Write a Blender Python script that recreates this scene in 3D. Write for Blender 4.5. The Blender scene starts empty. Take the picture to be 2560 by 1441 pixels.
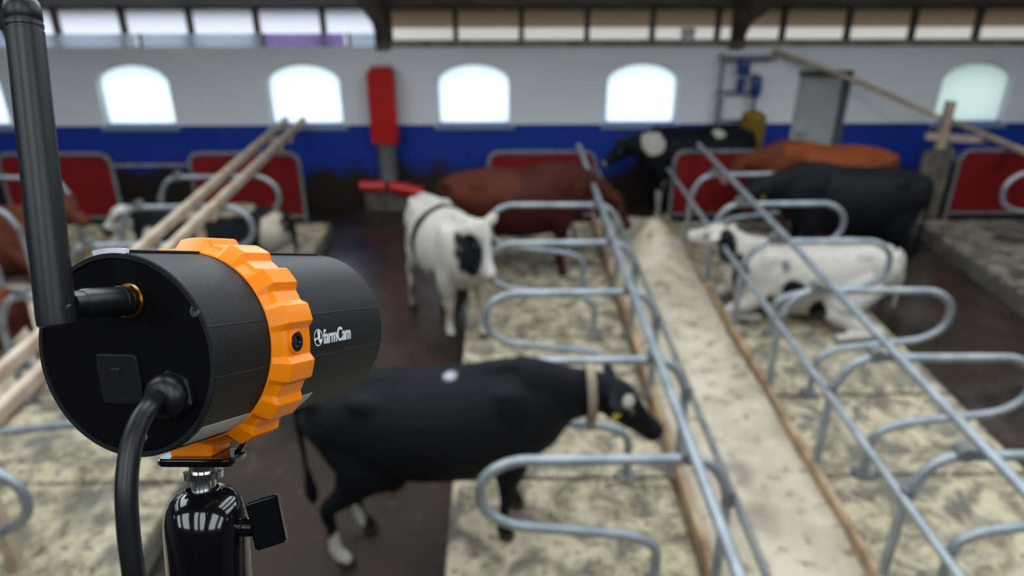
import bpy, bmesh, math, random
from mathutils import Vector, Matrix, noise
random.seed(7)
SC = bpy.context.scene
COL = SC.collection
R = math.radians

# ------------------------------------------------------------------ camera
FPX, CAM_H, PITCH, YAW = 1858.0, 3.7, R(25.6), R(-0.9)
cam_d = bpy.data.cameras.new('camera'); cam = bpy.data.objects.new('camera', cam_d); COL.objects.link(cam)
cam.location = (0, 0, CAM_H); cam.rotation_euler = (R(90) - PITCH, 0, YAW)
cam_d.sensor_width = 36; cam_d.lens = 36 * FPX / 2560; cam_d.clip_start = 0.01; cam_d.clip_end = 400
cam_d.dof.use_dof = True; cam_d.dof.focus_distance = 0.308; cam_d.dof.aperture_fstop = 8.6
SC.camera = cam

# ------------------------------------------------------------------ sky and exposure
SKY = 4.5
wd = bpy.data.worlds.new('overcast_sky'); SC.world = wd; wd.use_nodes = True
bg = wd.node_tree.nodes['Background']; bg.inputs[0].default_value = (0.86, 0.94, 1.0, 1); bg.inputs[1].default_value = SKY
SC.view_settings.view_transform = 'Standard'; SC.view_settings.look = 'None'
SC.view_settings.exposure = 0.0; SC.view_settings.gamma = 1.0; SC.view_settings.use_curve_mapping = False
SC.cycles.use_denoising = True
SC.cycles.max_bounces = 8; SC.cycles.diffuse_bounces = 5; SC.cycles.sample_clamp_indirect = 6
SC.cycles.caustics_reflective = False; SC.cycles.caustics_refractive = False

# unseen roof openings added and spaced for the daylight they let in (x0, x1, y0, y1), shared by the roof and the sky portals
WALL_Y = 10.8
RIDGE_Y, SLOPE, EAVE_Z = -1.0, 0.364, 2.80
def roof_z(y):
    zr = EAVE_Z + (WALL_Y - RIDGE_Y) * SLOPE
    return EAVE_Z + (WALL_Y - y) * SLOPE if y >= RIDGE_Y else zr - (RIDGE_Y - y) * SLOPE
BAY_X = (-8.0, -4.5, -1.0, 2.5); BAY_W = 2.2
BAY_X = BAY_X + (6.0,)  # extra bay added to brighten the right end of the back wall
SKYLIGHTS = [(x, x + BAY_W, y0, y1) for x in BAY_X for y0, y1 in ((0.6, 7.9), (-4.6, -1.4))]
for (x0, x1, y0, y1) in SKYLIGHTS:
    d = bpy.data.lights.new('sky_portal', 'AREA'); d.shape = 'RECTANGLE'
    d.size = x1 - x0; d.size_y = math.hypot(y1 - y0, roof_z(y0) - roof_z(y1)); d.cycles.is_portal = True
    o = bpy.data.objects.new('sky_portal', d); COL.objects.link(o)
    ym = (y0 + y1) / 2; o.location = ((x0 + x1) / 2, ym, roof_z(ym) + 0.1)
    o.rotation_euler = (math.atan((roof_z(y1) - roof_z(y0)) / (y1 - y0)), 0, 0)

# ------------------------------------------------------------------ helpers
def link(o, parent=None):
    COL.objects.link(o)
    if parent: o.parent = parent
    return o
def tag(o, label=None, cat=None, group=None, kind=None):
    if label: o['label'] = label
    if cat: o['category'] = cat
    if group: o['group'] = group
    if kind: o['kind'] = kind
    return o
def empty(name, loc=(0, 0, 0), **k):
    o = bpy.data.objects.new(name, None); o.empty_display_size = 0.05; link(o); o.location = loc
    return tag(o, **k)
class MB:
    """collects shapes into one mesh"""
    def __init__(s): s.v = []; s.f = []; s.m = []; s.mi = 0
    def add(s, vs, fs):
        b = len(s.v); s.v += [tuple(v) for v in vs]
        for f in fs: s.f.append([i + b for i in f]); s.m.append(s.mi)
    def box(s, x0, x1, y0, y1, z0, z1):
        s.add([(x0,y0,z0),(x1,y0,z0),(x1,y1,z0),(x0,y1,z0),(x0,y0,z1),(x1,y0,z1),(x1,y1,z1),(x0,y1,z1)],
              [(3,2,1,0),(4,5,6,7),(0,1,5,4),(1,2,6,5),(2,3,7,6),(3,0,4,7)])
        return s
    def obox(s, c, ax, ay, az):
        c = Vector(c); P = []
        for k in (-1, 1):
            for (i, j) in ((-1,-1),(1,-1),(1,1),(-1,1)): P.append(c + ax*i + ay*j + az*k)
        s.add(P, [(3,2,1,0),(4,5,6,7),(0,1,5,4),(1,2,6,5),(2,3,7,6),(3,0,4,7)]); return s
    def prism_xz(s, poly, y0, y1):
        n = len(poly)
        s.add([(x, y0, z) for x, z in poly] + [(x, y1, z) for x, z in poly],
              [list(range(n)), list(range(2*n-1, n-1, -1))] + [(i, i+n, (i+1) % n + n, (i+1) % n) for i in range(n)]); return s
    def loft(s, P, A, B, side=(0,1,0), n=14, cap=True):
        P = [Vector(p) for p in P]; m = len(P); ring = []
        for i in range(m):
            t = (P[min(i+1, m-1)] - P[max(i-1, 0)]).normalized()
            sd = Vector(side); sd = sd - t * sd.dot(t)
            if sd.length < 1e-4: sd = t.orthogonal()
            sd.normalize(); ot = t.cross(sd)
            ring.append([P[i] + sd * (A[i]*math.cos(2*math.pi*k/n)) + ot * (B[i]*math.sin(2*math.pi*k/n)) for k in range(n)])
        vs = [v for r in ring for v in r]
        fs = [(i*n+k, i*n+(k+1) % n, (i+1)*n+(k+1) % n, (i+1)*n+k) for i in range(m-1) for k in range(n)]
        if cap: fs += [list(range(n-1, -1, -1)), list(range((m-1)*n, m*n))]
        s.add(vs, fs); return s
    def tube(s, P, r, n=10, side=(0.13, 0.21, 0.97)):
        P = [Vector(p) for p in P]; m = len(P); rr = r if isinstance(r, (list, tuple)) else [r]*m
        t = (P[1]-P[0]).normalized(); sd = Vector(side); sd = (sd - t*sd.dot(t)).normalized(); vs = []
        for i in range(m):
            t = (P[min(i+1, m-1)] - P[max(i-1, 0)]).normalized()
            sd = (sd - t*sd.dot(t)).normalized(); ot = t.cross(sd)
            vs += [P[i] + (sd*math.cos(2*math.pi*k/n) + ot*math.sin(2*math.pi*k/n))*rr[i] for k in range(n)]
        s.add(vs, [(i*n+k, i*n+(k+1) % n, (i+1)*n+(k+1) % n, (i+1)*n+k) for i in range(m-1) for k in range(n)]
              + [list(range(n-1, -1, -1)), list(range((m-1)*n, m*n))]); return s
    def lathe(s, o, axis, prof, n=32):
        """prof: (distance along axis, radius)"""
        o = Vector(o); a = Vector(axis).normalized(); x = a.orthogonal().normalized(); y = a.cross(x); m = len(prof)
        vs = [o + a*d + (x*math.cos(2*math.pi*k/n) + y*math.sin(2*math.pi*k/n))*r for d, r in prof for k in range(n)]
        s.add(vs, [(i*n+k, i*n+(k+1) % n, (i+1)*n+(k+1) % n, (i+1)*n+k) for i in range(m-1) for k in range(n)]
              + [list(range(n-1, -1, -1)), list(range((m-1)*n, m*n))]); return s
    def ball(s, c, rx, ry, rz, n=12):
        m = n//2; prof = []
        P = [Vector(c) + Vector((0, 0, -rz*math.cos(math.pi*i/m))) for i in range(m+1)]
        vs = []
        for i in range(m+1):
            q = max(math.sin(math.pi*i/m), 0.02)
            vs += [P[i] + Vector((rx*q*math.cos(2*math.pi*k/n), ry*q*math.sin(2*math.pi*k/n), 0)) for k in range(n)]
        s.add(vs, [(i*n+k, i*n+(k+1) % n, (i+1)*n+(k+1) % n, (i+1)*n+k) for i in range(m) for k in range(n)]
              + [list(range(n-1, -1, -1)), list(range(m*n, (m+1)*n))]); return s
    def build(s, name, mat, parent=None, smooth=False, bevel=0, fix=True, loc=None, sharp=35):
        me = bpy.data.meshes.new(name); off = Vector((0, 0, 0))
        if parent is not None: off = Vector(parent.get('_o', (0, 0, 0)))
        if loc is not None: off = Vector(loc)
        me.from_pydata([tuple(Vector(v) - off) for v in s.v], [], s.f)
        for mm in (mat if isinstance(mat, (list, tuple)) else [mat]): me.materials.append(mm)
        me.polygons.foreach_set('material_index', s.m)
        if fix or bevel:
            bm = bmesh.new(); bm.from_mesh(me)
            if fix: bmesh.ops.recalc_face_normals(bm, faces=bm.faces)
            if bevel:
                es = [e for e in bm.edges if len(e.link_faces) == 2 and e.calc_face_angle(0) > R(30)]
                bmesh.ops.bevel(bm, geom=es, offset=bevel, segments=2, affect='EDGES', clamp_overlap=True)
            bm.to_mesh(me); bm.free()
        if smooth:
            me.polygons.foreach_set('use_smooth', [True]*len(me.polygons))
            me.set_sharp_from_angle(angle=R(sharp))
        me.update()
        o = bpy.data.objects.new(name, me); link(o, parent)
        if loc is not None: o.location = loc
        o['_o'] = tuple(off)
        return o
def root(name, loc, **k):
    o = empty(name, loc, **k); o['_o'] = tuple(loc); return o
def fillet(P, r, n=6):
    P = [Vector(p) for p in P]; out = [P[0]]
    for i in range(1, len(P)-1):
        a = (P[i-1]-P[i]); b = (P[i+1]-P[i]); d = min(r, a.length*.49, b.length*.49)
        p0 = P[i] + a.normalized()*d; p1 = P[i] + b.normalized()*d
        for k in range(n+1):
            t = k/n; out.append(p0*(1-t)**2 + P[i]*2*t*(1-t) + p1*t*t)
    out.append(P[-1]); return out

# ------------------------------------------------------------------ materials
def mat(name, col, rough=0.5, metal=0.0, col2=None, scale=8, detail=4, lo=0.4, hi=0.6, bump=0, bscale=None, spec=0.5, coat=0, sss=0, trans=0):
    m = bpy.data.materials.new(name); m.use_nodes = True; N = m.node_tree.nodes; L = m.node_tree.links
    b = N['Principled BSDF']; b.inputs['Base Color'].default_value = (*col, 1); b.inputs['Roughness'].default_value = rough
    b.inputs['Metallic'].default_value = metal; b.inputs['Specular IOR Level'].default_value = spec; b.inputs['Coat Weight'].default_value = coat
    if coat: b.inputs['Coat Roughness'].default_value = 0.05
    if sss: b.inputs['Subsurface Weight'].default_value = sss; b.inputs['Subsurface Radius'].default_value = (.004, .002, .0005); b.inputs['Subsurface Scale'].default_value = 1.0
    tc = N.new('ShaderNodeTexCoord')
    if col2:
        nz = N.new('ShaderNodeTexNoise'); nz.inputs['Scale'].default_value = scale; nz.inputs['Detail'].default_value = detail
        L.new(tc.outputs['Object'], nz.inputs['Vector'])
        cr = N.new('ShaderNodeValToRGB'); cr.color_ramp.elements[0].position = lo; cr.color_ramp.elements[1].position = hi
        cr.color_ramp.elements[0].color = (*col, 1); cr.color_ramp.elements[1].color = (*col2, 1)
        L.new(nz.outputs['Fac'], cr.inputs['Fac']); L.new(cr.outputs['Color'], b.inputs['Base Color'])
    if bump:
        n2 = N.new('ShaderNodeTexNoise'); n2.inputs['Scale'].default_value = bscale or scale; n2.inputs['Detail'].default_value = 6
        L.new(tc.outputs['Object'], n2.inputs['Vector']); bp = N.new('ShaderNodeBump'); bp.inputs['Strength'].default_value = bump; bp.inputs['Distance'].default_value = 0.02
        L.new(n2.outputs['Fac'], bp.inputs['Height']); L.new(bp.outputs['Normal'], b.inputs['Normal'])
    return m
def translucent(name, col, gloss=0.0):
    m = bpy.data.materials.new(name); m.use_nodes = True; N = m.node_tree.nodes; L = m.node_tree.links
    N.remove(N['Principled BSDF']); t = N.new('ShaderNodeBsdfTranslucent'); d = N.new('ShaderNodeBsdfDiffuse'); mx = N.new('ShaderNodeMixShader')
    t.inputs[0].default_value = (*col, 1); d.inputs[0].default_value = (*col, 1); mx.inputs[0].default_value = 0.25
    L.new(t.outputs[0], mx.inputs[1]); L.new(d.outputs[0], mx.inputs[2]); L.new(mx.outputs[0], N['Material Output'].inputs[0]); return m
def bedding(name, cols, scale, bump=0.6):
    """patchy litter: sawdust over a worn rubber mat, dung stains; two noise layers"""
    m = bpy.data.materials.new(name); m.use_nodes = True; N = m.node_tree.nodes; L = m.node_tree.links; b = N['Principled BSDF']
    tc = N.new('ShaderNodeNewGeometry'); b.inputs['Roughness'].default_value = 0.85
    n1 = N.new('ShaderNodeTexNoise'); n1.inputs['Scale'].default_value = scale; n1.inputs['Detail'].default_value = 5; n1.inputs['Roughness'].default_value = 0.55; n1.inputs['Distortion'].default_value = 0.6
    n2 = N.new('ShaderNodeTexNoise'); n2.inputs['Scale'].default_value = scale*3.1; n2.inputs['Detail'].default_value = 4
    n3 = N.new('ShaderNodeTexNoise'); n3.inputs['Scale'].default_value = scale*0.5; n3.inputs['Detail'].default_value = 3
    for n in (n1, n2, n3): L.new(tc.outputs['Position'], n.inputs['Vector'])
    def ramp(src, a, bb, p0, p1):
        c = N.new('ShaderNodeValToRGB'); c.color_ramp.elements[0].position = p0; c.color_ramp.elements[1].position = p1
        c.color_ramp.elements[0].color = (*a, 1); c.color_ramp.elements[1].color = (*bb, 1); L.new(src.outputs['Fac'], c.inputs['Fac']); return c
    base = ramp(n1, cols[0], cols[1], 0.40, 0.58)
    dk = ramp(n2, (0,0,0), (1,1,1), 0.56, 0.68); mx = N.new('ShaderNodeMixRGB'); mx.inputs[2].default_value = (*cols[2], 1)
    L.new(dk.outputs['Color'], mx.inputs[0]); L.new(base.outputs['Color'], mx.inputs[1])
    st = ramp(n3, (0,0,0), (1,1,1), 0.57, 0.70); mx2 = N.new('ShaderNodeMixRGB'); mx2.inputs[2].default_value = (*cols[3], 1)
    L.new(st.outputs['Color'], mx2.inputs[0]); L.new(mx.outputs['Color'], mx2.inputs[1])
    L.new(mx2.outputs['Color'], b.inputs['Base Color'])
    bp = N.new('ShaderNodeBump'); bp.inputs['Strength'].default_value = bump; bp.inputs['Distance'].default_value = 0.03
    L.new(n2.outputs['Fac'], bp.inputs['Height']); L.new(bp.outputs['Normal'], b.inputs['Normal']); return m

M = {}
M['galv'] = mat('galvanised_steel', (.24, .27, .295), .44, .5, (.33, .365, .39), 6, bump=.05, bscale=60)
M['galv_dull'] = mat('dull_galvanised_steel', (.13, .14, .14), .65, .3, (.20, .20, .195), 7)
M['steel_dark'] = mat('dark_rusty_steel', (.10, .10, .10), .65, .3, (.2, .15, .1), 9)
M['timber_tan'] = mat('tan_timber', (.40, .30, .22), .7, 0, (.52, .42, .32), 5, bump=.2, bscale=40)
M['timber_dark'] = mat('dark_timber', (.055, .045, .038), .75, 0, (.11, .09, .075), 4, bump=.2, bscale=30)
M['curb'] = mat('stained_wood', (.20, .12, .06), .8, 0, (.42, .30, .18), 5, lo=.35, hi=.65, bump=.3, bscale=30)
M['red'] = mat('red_board', (.135, .004, .005), .65, 0, (.17, .006, .006), 3, spec=.2)
M['red_gloss'] = mat('red_enamel', (.55, .012, .015), .25, 0, (.48, .01, .012), 3)
M['white_wall'] = mat('white_limewash', (.84, .87, .90), .85, 0, (.88, .91, .94), 1.2, lo=.3, hi=.7)
M['soffit_white'] = translucent('white_roof_sheet', (.75, .75, .78))
M['soffit_wood'] = mat('brown_roof_boards', (.40, .27, .18), .8, 0, (.60, .48, .36), 3)
M['pane'] = translucent('milky_pane', (.92, .96, .97))
M['pane_green'] = translucent('greenish_milky_pane', (.66, .72, .68))
M['roll'] = translucent('pale_curtain_plastic', (.80, .86, .90))
M['roll_fringe'] = translucent('curtain_lilac_fringe', (.62, .52, .74))  # lens colour fringe put into the curtain colour
M['door'] = mat('grey_green_door', (.40, .43, .41), .55, 0, (.46, .49, .47), 2)
M['door_frame'] = mat('dark_door_frame', (.10, .11, .11), .6)
M['sill'] = mat('painted_sill', (.22, .28, .42), .6)
M['roof'] = mat('fibre_cement_roof', (.13, .12, .11), .85, 0, (.18, .16, .14), 2)
M['side_wall'] = mat('grey_side_wall', (.20, .20, .20), .85, 0, (.26, .25, .24), 1)
M['outside'] = mat('wet_yard', (.30, .305, .30), .9, 0, (.36, .365, .35), .3)
M['brush_blue'] = mat('blue_motor_cover', (.02, .05, .22), .4)
M['brush_yellow'] = mat('yellow_bristle', (.30, .20, .01), .7, 0, (.20, .13, .008), 20)
M['plastic_white'] = mat('white_plastic', (.72, .74, .76), .4)
M['grey_metal'] = mat('grey_painted_metal', (.22, .23, .23), .5, .2)
M['tag_yellow'] = mat('yellow_tag', (.62, .52, .03), .4)
M['collar'] = mat('tan_webbing', (.27, .21, .14), .8)
M['eye'] = mat('dark_eye', (.01, .008, .006), .08, coat=1)
# concrete alley, wet and dirty
def alley_mat():
    m = bpy.data.materials.new('wet_dirty_concrete'); m.use_nodes = True; N = m.node_tree.nodes; L = m.node_tree.links; b = N['Principled BSDF']
    g = N.new('ShaderNodeNewGeometry')
    n1 = N.new('ShaderNodeTexNoise'); n1.inputs['Scale'].default_value = 1.6; n1.inputs['Detail'].default_value = 7
    n2 = N.new('ShaderNodeTexNoise'); n2.inputs['Scale'].default_value = 9; n2.inputs['Detail'].default_value = 5
    for n in (n1, n2): L.new(g.outputs['Position'], n.inputs['Vector'])
    c = N.new('ShaderNodeValToRGB'); c.color_ramp.elements[0].position = .35; c.color_ramp.elements[1].position = .68
    c.color_ramp.elements[0].color = (.013, .009, .006, 1); c.color_ramp.elements[1].color = (.042, .028, .018, 1)
    L.new(n1.outputs['Fac'], c.inputs['Fac'])
    c2 = N.new('ShaderNodeValToRGB'); c2.color_ramp.elements[0].position = .62; c2.color_ramp.elements[1].position = .75
    c2.color_ramp.elements[0].color = (0, 0, 0, 1); c2.color_ramp.elements[1].color = (.6, .6, .6, 1); L.new(n2.outputs['Fac'], c2.inputs['Fac'])
    mx = N.new('ShaderNodeMixRGB'); mx.inputs[2].default_value = (.12, .075, .045, 1); L.new(c2.outputs['Color'], mx.inputs[0]); L.new(c.outputs['Color'], mx.inputs[1])
    L.new(mx.outputs['Color'], b.inputs['Base Color'])
    r = N.new('ShaderNodeMapRange'); r.inputs['From Min'].default_value = .4; r.inputs['From Max'].default_value = .62; r.inputs['To Min'].default_value = .45; r.inputs['To Max'].default_value = .75
    L.new(n1.outputs['Fac'], r.inputs['Value'])
    # film of water standing on the far half of the alleys, ragged edge
    sx = N.new('ShaderNodeSeparateXYZ'); L.new(g.outputs['Position'], sx.inputs[0])
    ad = N.new('ShaderNodeMath'); ad.operation = 'MULTIPLY_ADD'; ad.inputs[1].default_value = 5.0; L.new(n1.outputs['Fac'], ad.inputs[0]); L.new(sx.outputs['Y'], ad.inputs[2])
    wf = N.new('ShaderNodeMapRange'); wf.inputs['From Min'].default_value = 7.6; wf.inputs['From Max'].default_value = 8.6; L.new(ad.outputs[0], wf.inputs['Value'])
    mr = N.new('ShaderNodeMixRGB'); L.new(wf.outputs['Result'], mr.inputs[0]); L.new(r.outputs['Result'], mr.inputs[1]); mr.inputs[2].default_value = (.24, .24, .24, 1)
    L.new(mr.outputs['Color'], b.inputs['Roughness']); sp = N.new('ShaderNodeMapRange'); sp.inputs['To Min'].default_value = .22; sp.inputs['To Max'].default_value = .9; L.new(wf.outputs['Result'], sp.inputs['Value']); L.new(sp.outputs['Result'], b.inputs['Specular IOR Level'])
    bp = N.new('ShaderNodeBump'); bp.inputs['Distance'].default_value = .01; bs = N.new('ShaderNodeMapRange'); bs.inputs['To Min'].default_value = .25; bs.inputs['To Max'].default_value = .03; L.new(wf.outputs['Result'], bs.inputs['Value']); L.new(bs.outputs['Result'], bp.inputs['Strength'])
    L.new(n2.outputs['Fac'], bp.inputs['Height']); L.new(bp.outputs['Normal'], b.inputs['Normal']); return m
M['alley'] = alley_mat()
def blue_mat():
    """blue dado paint with a splashed dung stain of uneven height along its foot"""
    m = mat('blue_dado_paint', (.009, .036, .28), .6, 0, (.012, .045, .35), 1.3, lo=.3, hi=.7, spec=.25); N = m.node_tree.nodes; L = m.node_tree.links; b = N['Principled BSDF']
    src = b.inputs['Base Color'].links[0].from_socket
    g = N.new('ShaderNodeNewGeometry'); sx = N.new('ShaderNodeSeparateXYZ'); L.new(g.outputs['Position'], sx.inputs[0])
    nz = N.new('ShaderNodeTexNoise'); nz.inputs['Scale'].default_value = 2.2; nz.inputs['Detail'].default_value = 6; L.new(g.outputs['Position'], nz.inputs['Vector'])
    ma = N.new('ShaderNodeMath'); ma.operation = 'MULTIPLY_ADD'; ma.inputs[1].default_value = -0.9; L.new(nz.outputs['Fac'], ma.inputs[0]); L.new(sx.outputs['Z'], ma.inputs[2])
    mr = N.new('ShaderNodeMapRange'); mr.inputs['From Min'].default_value = -.08; mr.inputs['From Max'].default_value = .22; mr.inputs['To Min'].default_value = 1; mr.inputs['To Max'].default_value = 0
    L.new(ma.outputs[0], mr.inputs['Value']); mx = N.new('ShaderNodeMixRGB'); mx.inputs[2].default_value = (.022, .017, .014, 1)
    L.new(mr.outputs['Result'], mx.inputs[0]); L.new(src, mx.inputs[1]); L.new(mx.outputs['Color'], b.inputs['Base Color']); return m
M['blue'] = blue_mat()
M['bed'] = bedding('littered_rubber_mat', [(.14, .128, .098), (.51, .435, .295), (.14, .10, .06), (.145, .138, .118)], 4.6)
M['bed_pale'] = bedding('sawdust_litter', [(.42, .36, .265), (.53, .465, .355), (.24, .185, .13), (.25, .195, .155)], 2.6)
M['bed_dark'] = bedding('dark_rubber_mat', [(.05, .045, .035), (.26, .225, .16), (.06, .045, .03), (.06, .055, .045)], 4.0)  # darker mix of the mat colours for the far right platform
M['straw'] = mat('straw', (.52, .43, .26), .8, 0, (.66, .58, .40), 3)
M['slab'] = mat('concrete_slab', (.16, .15, .13), .85, 0, (.10, .085, .07), 3)
# coat: colours come from the animal's own patch map
def coat_mat():
    m = bpy.data.materials.new('cow_coat'); m.use_nodes = True; N = m.node_tree.nodes; L = m.node_tree.links; b = N['Principled BSDF']
    a = N.new('ShaderNodeAttribute'); a.attribute_name = 'coat'; b.inputs['Roughness'].default_value = .6; b.inputs['Specular IOR Level'].default_value = .10
    tc = N.new('ShaderNodeTexCoord'); nz = N.new('ShaderNodeTexNoise'); nz.inputs['Scale'].default_value = 14; nz.inputs['Detail'].default_value = 6; L.new(tc.outputs['Object'], nz.inputs['Vector'])
    mr = N.new('ShaderNodeMapRange'); mr.inputs['To Min'].default_value = .75; mr.inputs['To Max'].default_value = 1.2; L.new(nz.outputs['Fac'], mr.inputs['Value'])
    mu = N.new('ShaderNodeVectorMath'); mu.operation = 'SCALE'; L.new(a.outputs['Color'], mu.inputs[0]); L.new(mr.outputs['Result'], mu.inputs['Scale'])
    L.new(mu.outputs[0], b.inputs['Base Color']); return m
M['coat'] = coat_mat()

# ------------------------------------------------------------------ the setting
X0, X1, YB = -13.0, 14.0, -13.0
tag(MB().box(X0, X1, YB, WALL_Y, -.12, 0).build('floor', M['alley']), 'dark wet concrete floor of the alleys between the stalls', kind='structure')
tag(MB().box(-60, 60, WALL_Y + .35, 90, -.3, -.2).build('ground', M['outside']), 'pale yard ground outside the barn', kind='structure')
WIN = [(-8.10, -7.06), (-5.70, -4.69), (-3.31, -2.27), (-0.90, 0.15), (1.52, 2.55), (6.35, 7.37)]
SILL, TOPW, WT = 1.17, 2.26, 0.32
DOOR = (4.27, 5.02, 1.90)
def arch(x0, x1, n=12):
    r = []
    for i in range(n+1):
        t = i/n; x = x0 + (x1-x0)*t; r.append((x, 1.80 + .24*math.sqrt(max(0, 1-(2*t-1)**2))**1.25))
    return r
w = MB()
w.mi = 0
w.box(X0, DOOR[0], WALL_Y, WALL_Y+WT, 0, SILL); w.box(DOOR[1], X1, WALL_Y, WALL_Y+WT, 0, SILL)
w.mi = 1
edges = sorted(WIN + [(DOOR[0], DOOR[1])]); xs = X0
for (a, b) in edges:
    w.box(xs, a, WALL_Y, WALL_Y+WT, SILL, TOPW); xs = b
w.box(xs, X1, WALL_Y, WALL_Y+WT, SILL, TOPW)
for (a, b) in WIN:
    pr = arch(a, b)
    for i in range(len(pr)-1):
        w.prism_xz([pr[i], pr[i+1], (pr[i+1][0], TOPW), (pr[i][0], TOPW)], WALL_Y, WALL_Y+WT)
w.box(DOOR[0], DOOR[1], WALL_Y, WALL_Y+WT, DOOR[2], TOPW)
wall = tag(w.build('wall_back', [M['blue'], M['white_wall']], fix=False), 'low barn wall, blue below and white above, with arched windows', kind='structure')
for i, (a, b) in enumerate(WIN):
    rt = root('window_%d' % (i+1), ((a+b)/2, WALL_Y+.2, SILL), kind='structure')
    pr = arch(a, b)
    MB().prism_xz([(a, SILL)] + pr + [(b, SILL)], WALL_Y+.09, WALL_Y+.105).build('pane', M['pane_green'] if i == 5 else M['pane'], rt)
    MB().box(a-.06, b+.06, WALL_Y-.05, WALL_Y+.04, SILL-.07, SILL-.005).build('sill', M['sill'], rt, bevel=.008)
    fr = MB()
    for (p, q) in zip(pr[:-1], pr[1:]):
        fr.prism_xz([p, q, (q[0], q[1]-.03), (p[0], p[1]-.03)], WALL_Y+.07, WALL_Y+.125)
    fr.box(a, a+.025, WALL_Y+.07, WALL_Y+.125, SILL, pr[0][1]); fr.box(b-.025, b, WALL_Y+.07, WALL_Y+.125, SILL, pr[0][1]); fr.box(a, b, WALL_Y+.07, WALL_Y+.125, SILL, SILL+.025)
    fr.build('window_frame', M['plastic_white'], rt)
d = root('door_1', ((DOOR[0]+DOOR[1])/2, WALL_Y, 0), kind='structure')
MB().box(DOOR[0]+.04, DOOR[1]-.08, WALL_Y+.06, WALL_Y+.11, .02, DOOR[2]-.05).build('door_leaf', M['door'], d, bevel=.004)
MB().box(DOOR[0], DOOR[0]+.035, WALL_Y-.02, WALL_Y+.14, 0, DOOR[2]).build('door_post', M['door'], d)
MB().box(DOOR[1]-.075, DOOR[1], WALL_Y-.03, WALL_Y+.14, 0, DOOR[2]).build('door_post', M['door_frame'], d)
MB().box(DOOR[0]-.01, DOOR[1]+.01, WALL_Y-.03, WALL_Y+.14, DOOR[2]-.045, DOOR[2]+.03).build('door_lintel', M['door_frame'], d)
MB().tube(fillet([(DOOR[0]+.12, WALL_Y+.06, 1.02), (DOOR[0]+.12, WALL_Y, 1.02), (DOOR[0]+.24, WALL_Y, 1.02)], .02), .011).build('door_handle', M['galv'], d)
# other sides of the barn (behind and beside the viewpoint)
tag(MB().box(X0-.3, X0, YB, WALL_Y+WT, 0, 6.6).build('wall_left', M['side_wall']), kind='structure')
tag(MB().box(X1, X1+.3, YB, WALL_Y+WT, 0, 6.6).build('wall_right', M['side_wall']), kind='structure')
tag(MB().box(X0, X1, YB-.3, YB, 0, 2.9).build('wall_front', M['side_wall']), kind='structure')
# roof with open light bays
rf = MB(); ys = [YB-.5, -4.6, -1.4, RIDGE_Y, 0.6, 7.9, WALL_Y+WT]
xs = [X0-.3] + [v for x in BAY_X for v in (x, x+BAY_W)] + [X1+.3]
for i in range(len(xs)-1):
    for j in range(len(ys)-1):
        if i % 2 == 1 and j in (1, 4): continue
        a, b, c, e = xs[i], xs[i+1], ys[j], ys[j+1]; za, zb = roof_z(c), roof_z(e)
        rf.add([(a,c,za),(b,c,za),(b,e,zb),(a,e,zb),(a,c,za+.06),(b,c,za+.06),(b,e,zb+.06),(a,e,zb+.06)],
               [(3,2,1,0),(4,5,6,7),(0,1,5,4),(1,2,6,5),(2,3,7,6),(3,0,4,7)])
tag(rf.build('ceiling', M['roof'], fix=False), kind='structure')
# eaves: plate beam, posts in the vent opening, overhang seen from below
tag(MB().box(X0, X1, WALL_Y+.02, WALL_Y+.22, EAVE_Z-.03, EAVE_Z+.12).build('trim_1', M['timber_dark']), 'dark timber plate along the top of the vent opening', kind='structure')
pt_ = root('trim_2', (0, WALL_Y+.12, TOPW), kind='structure')
px = -7.95
VP = []
while px < 9.5:
    VP.append(px)
    MB().box(px-.035, px+.035, WALL_Y+.07, WALL_Y+.17, TOPW, EAVE_Z-.03).build('post', M['timber_dark'], pt_); px += 0.917
tag(MB().box(-1.5, X1, WALL_Y-.03, WALL_Y+.24, TOPW, TOPW+.07).build('trim_3', mat('dusty_ledge', (.20, .18, .16), .9, 0, (.34, .31, .27), 6)), kind='structure')
M['net_white'] = translucent('white_windbreak_sheet', (.80, .80, .84))
M['net_beige'] = translucent('beige_windbreak_sheet', (.74, .71, .68))
vp = root('trim_12', (0, WALL_Y+.18, TOPW), kind='structure')
M['net_brown'] = translucent('brown_gradient_top', (.40, .33, .27))  # brown upper half paints the fade under the overhang into the sheet
for a in VP:
    if a < -1.9:
        MB().box(a, a+.917, WALL_Y+.18, WALL_Y+.186, TOPW, EAVE_Z-.03).build('windbreak_pane', M['net_white'], vp)
    else:
        MB().box(a, a+.917, WALL_Y+.18, WALL_Y+.186, TOPW, 2.50).build('windbreak_pane', M['net_beige'], vp)
        MB().box(a, a+.917, WALL_Y+.176, WALL_Y+.19, 2.495, EAVE_Z-.03).build('pane_gradient_top', M['net_brown'], vp)
def overhang(name, x0, x1, m, wdt, y1, z1):
    rt = root(name, (x0, WALL_Y+.3, EAVE_Z), kind='structure'); x = x0
    while x < x1 - .01:
        b = MB(); y0 = WALL_Y+WT; z0 = EAVE_Z-.06; e = min(x+wdt-.012, x1)
        b.add([(x,y0,z0),(e,y0,z0),(e,y1,z1),(x,y1,z1),(x,y0,z0+.02),(e,y0,z0+.02),(e,y1,z1+.02),(x,y1,z1+.02)],
              [(3,2,1,0),(4,5,6,7),(0,1,5,4),(1,2,6,5),(2,3,7,6),(3,0,4,7)])
        b.build('board', m, rt); x += wdt
overhang('trim_4', -13.0, -1.55, M['soffit_white'], .917, WALL_Y+.42, EAVE_Z-.07)
overhang('trim_5', -1.55, 14.0, M['soffit_wood'], .3057, WALL_Y+.62, EAVE_Z-.12)
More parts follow.
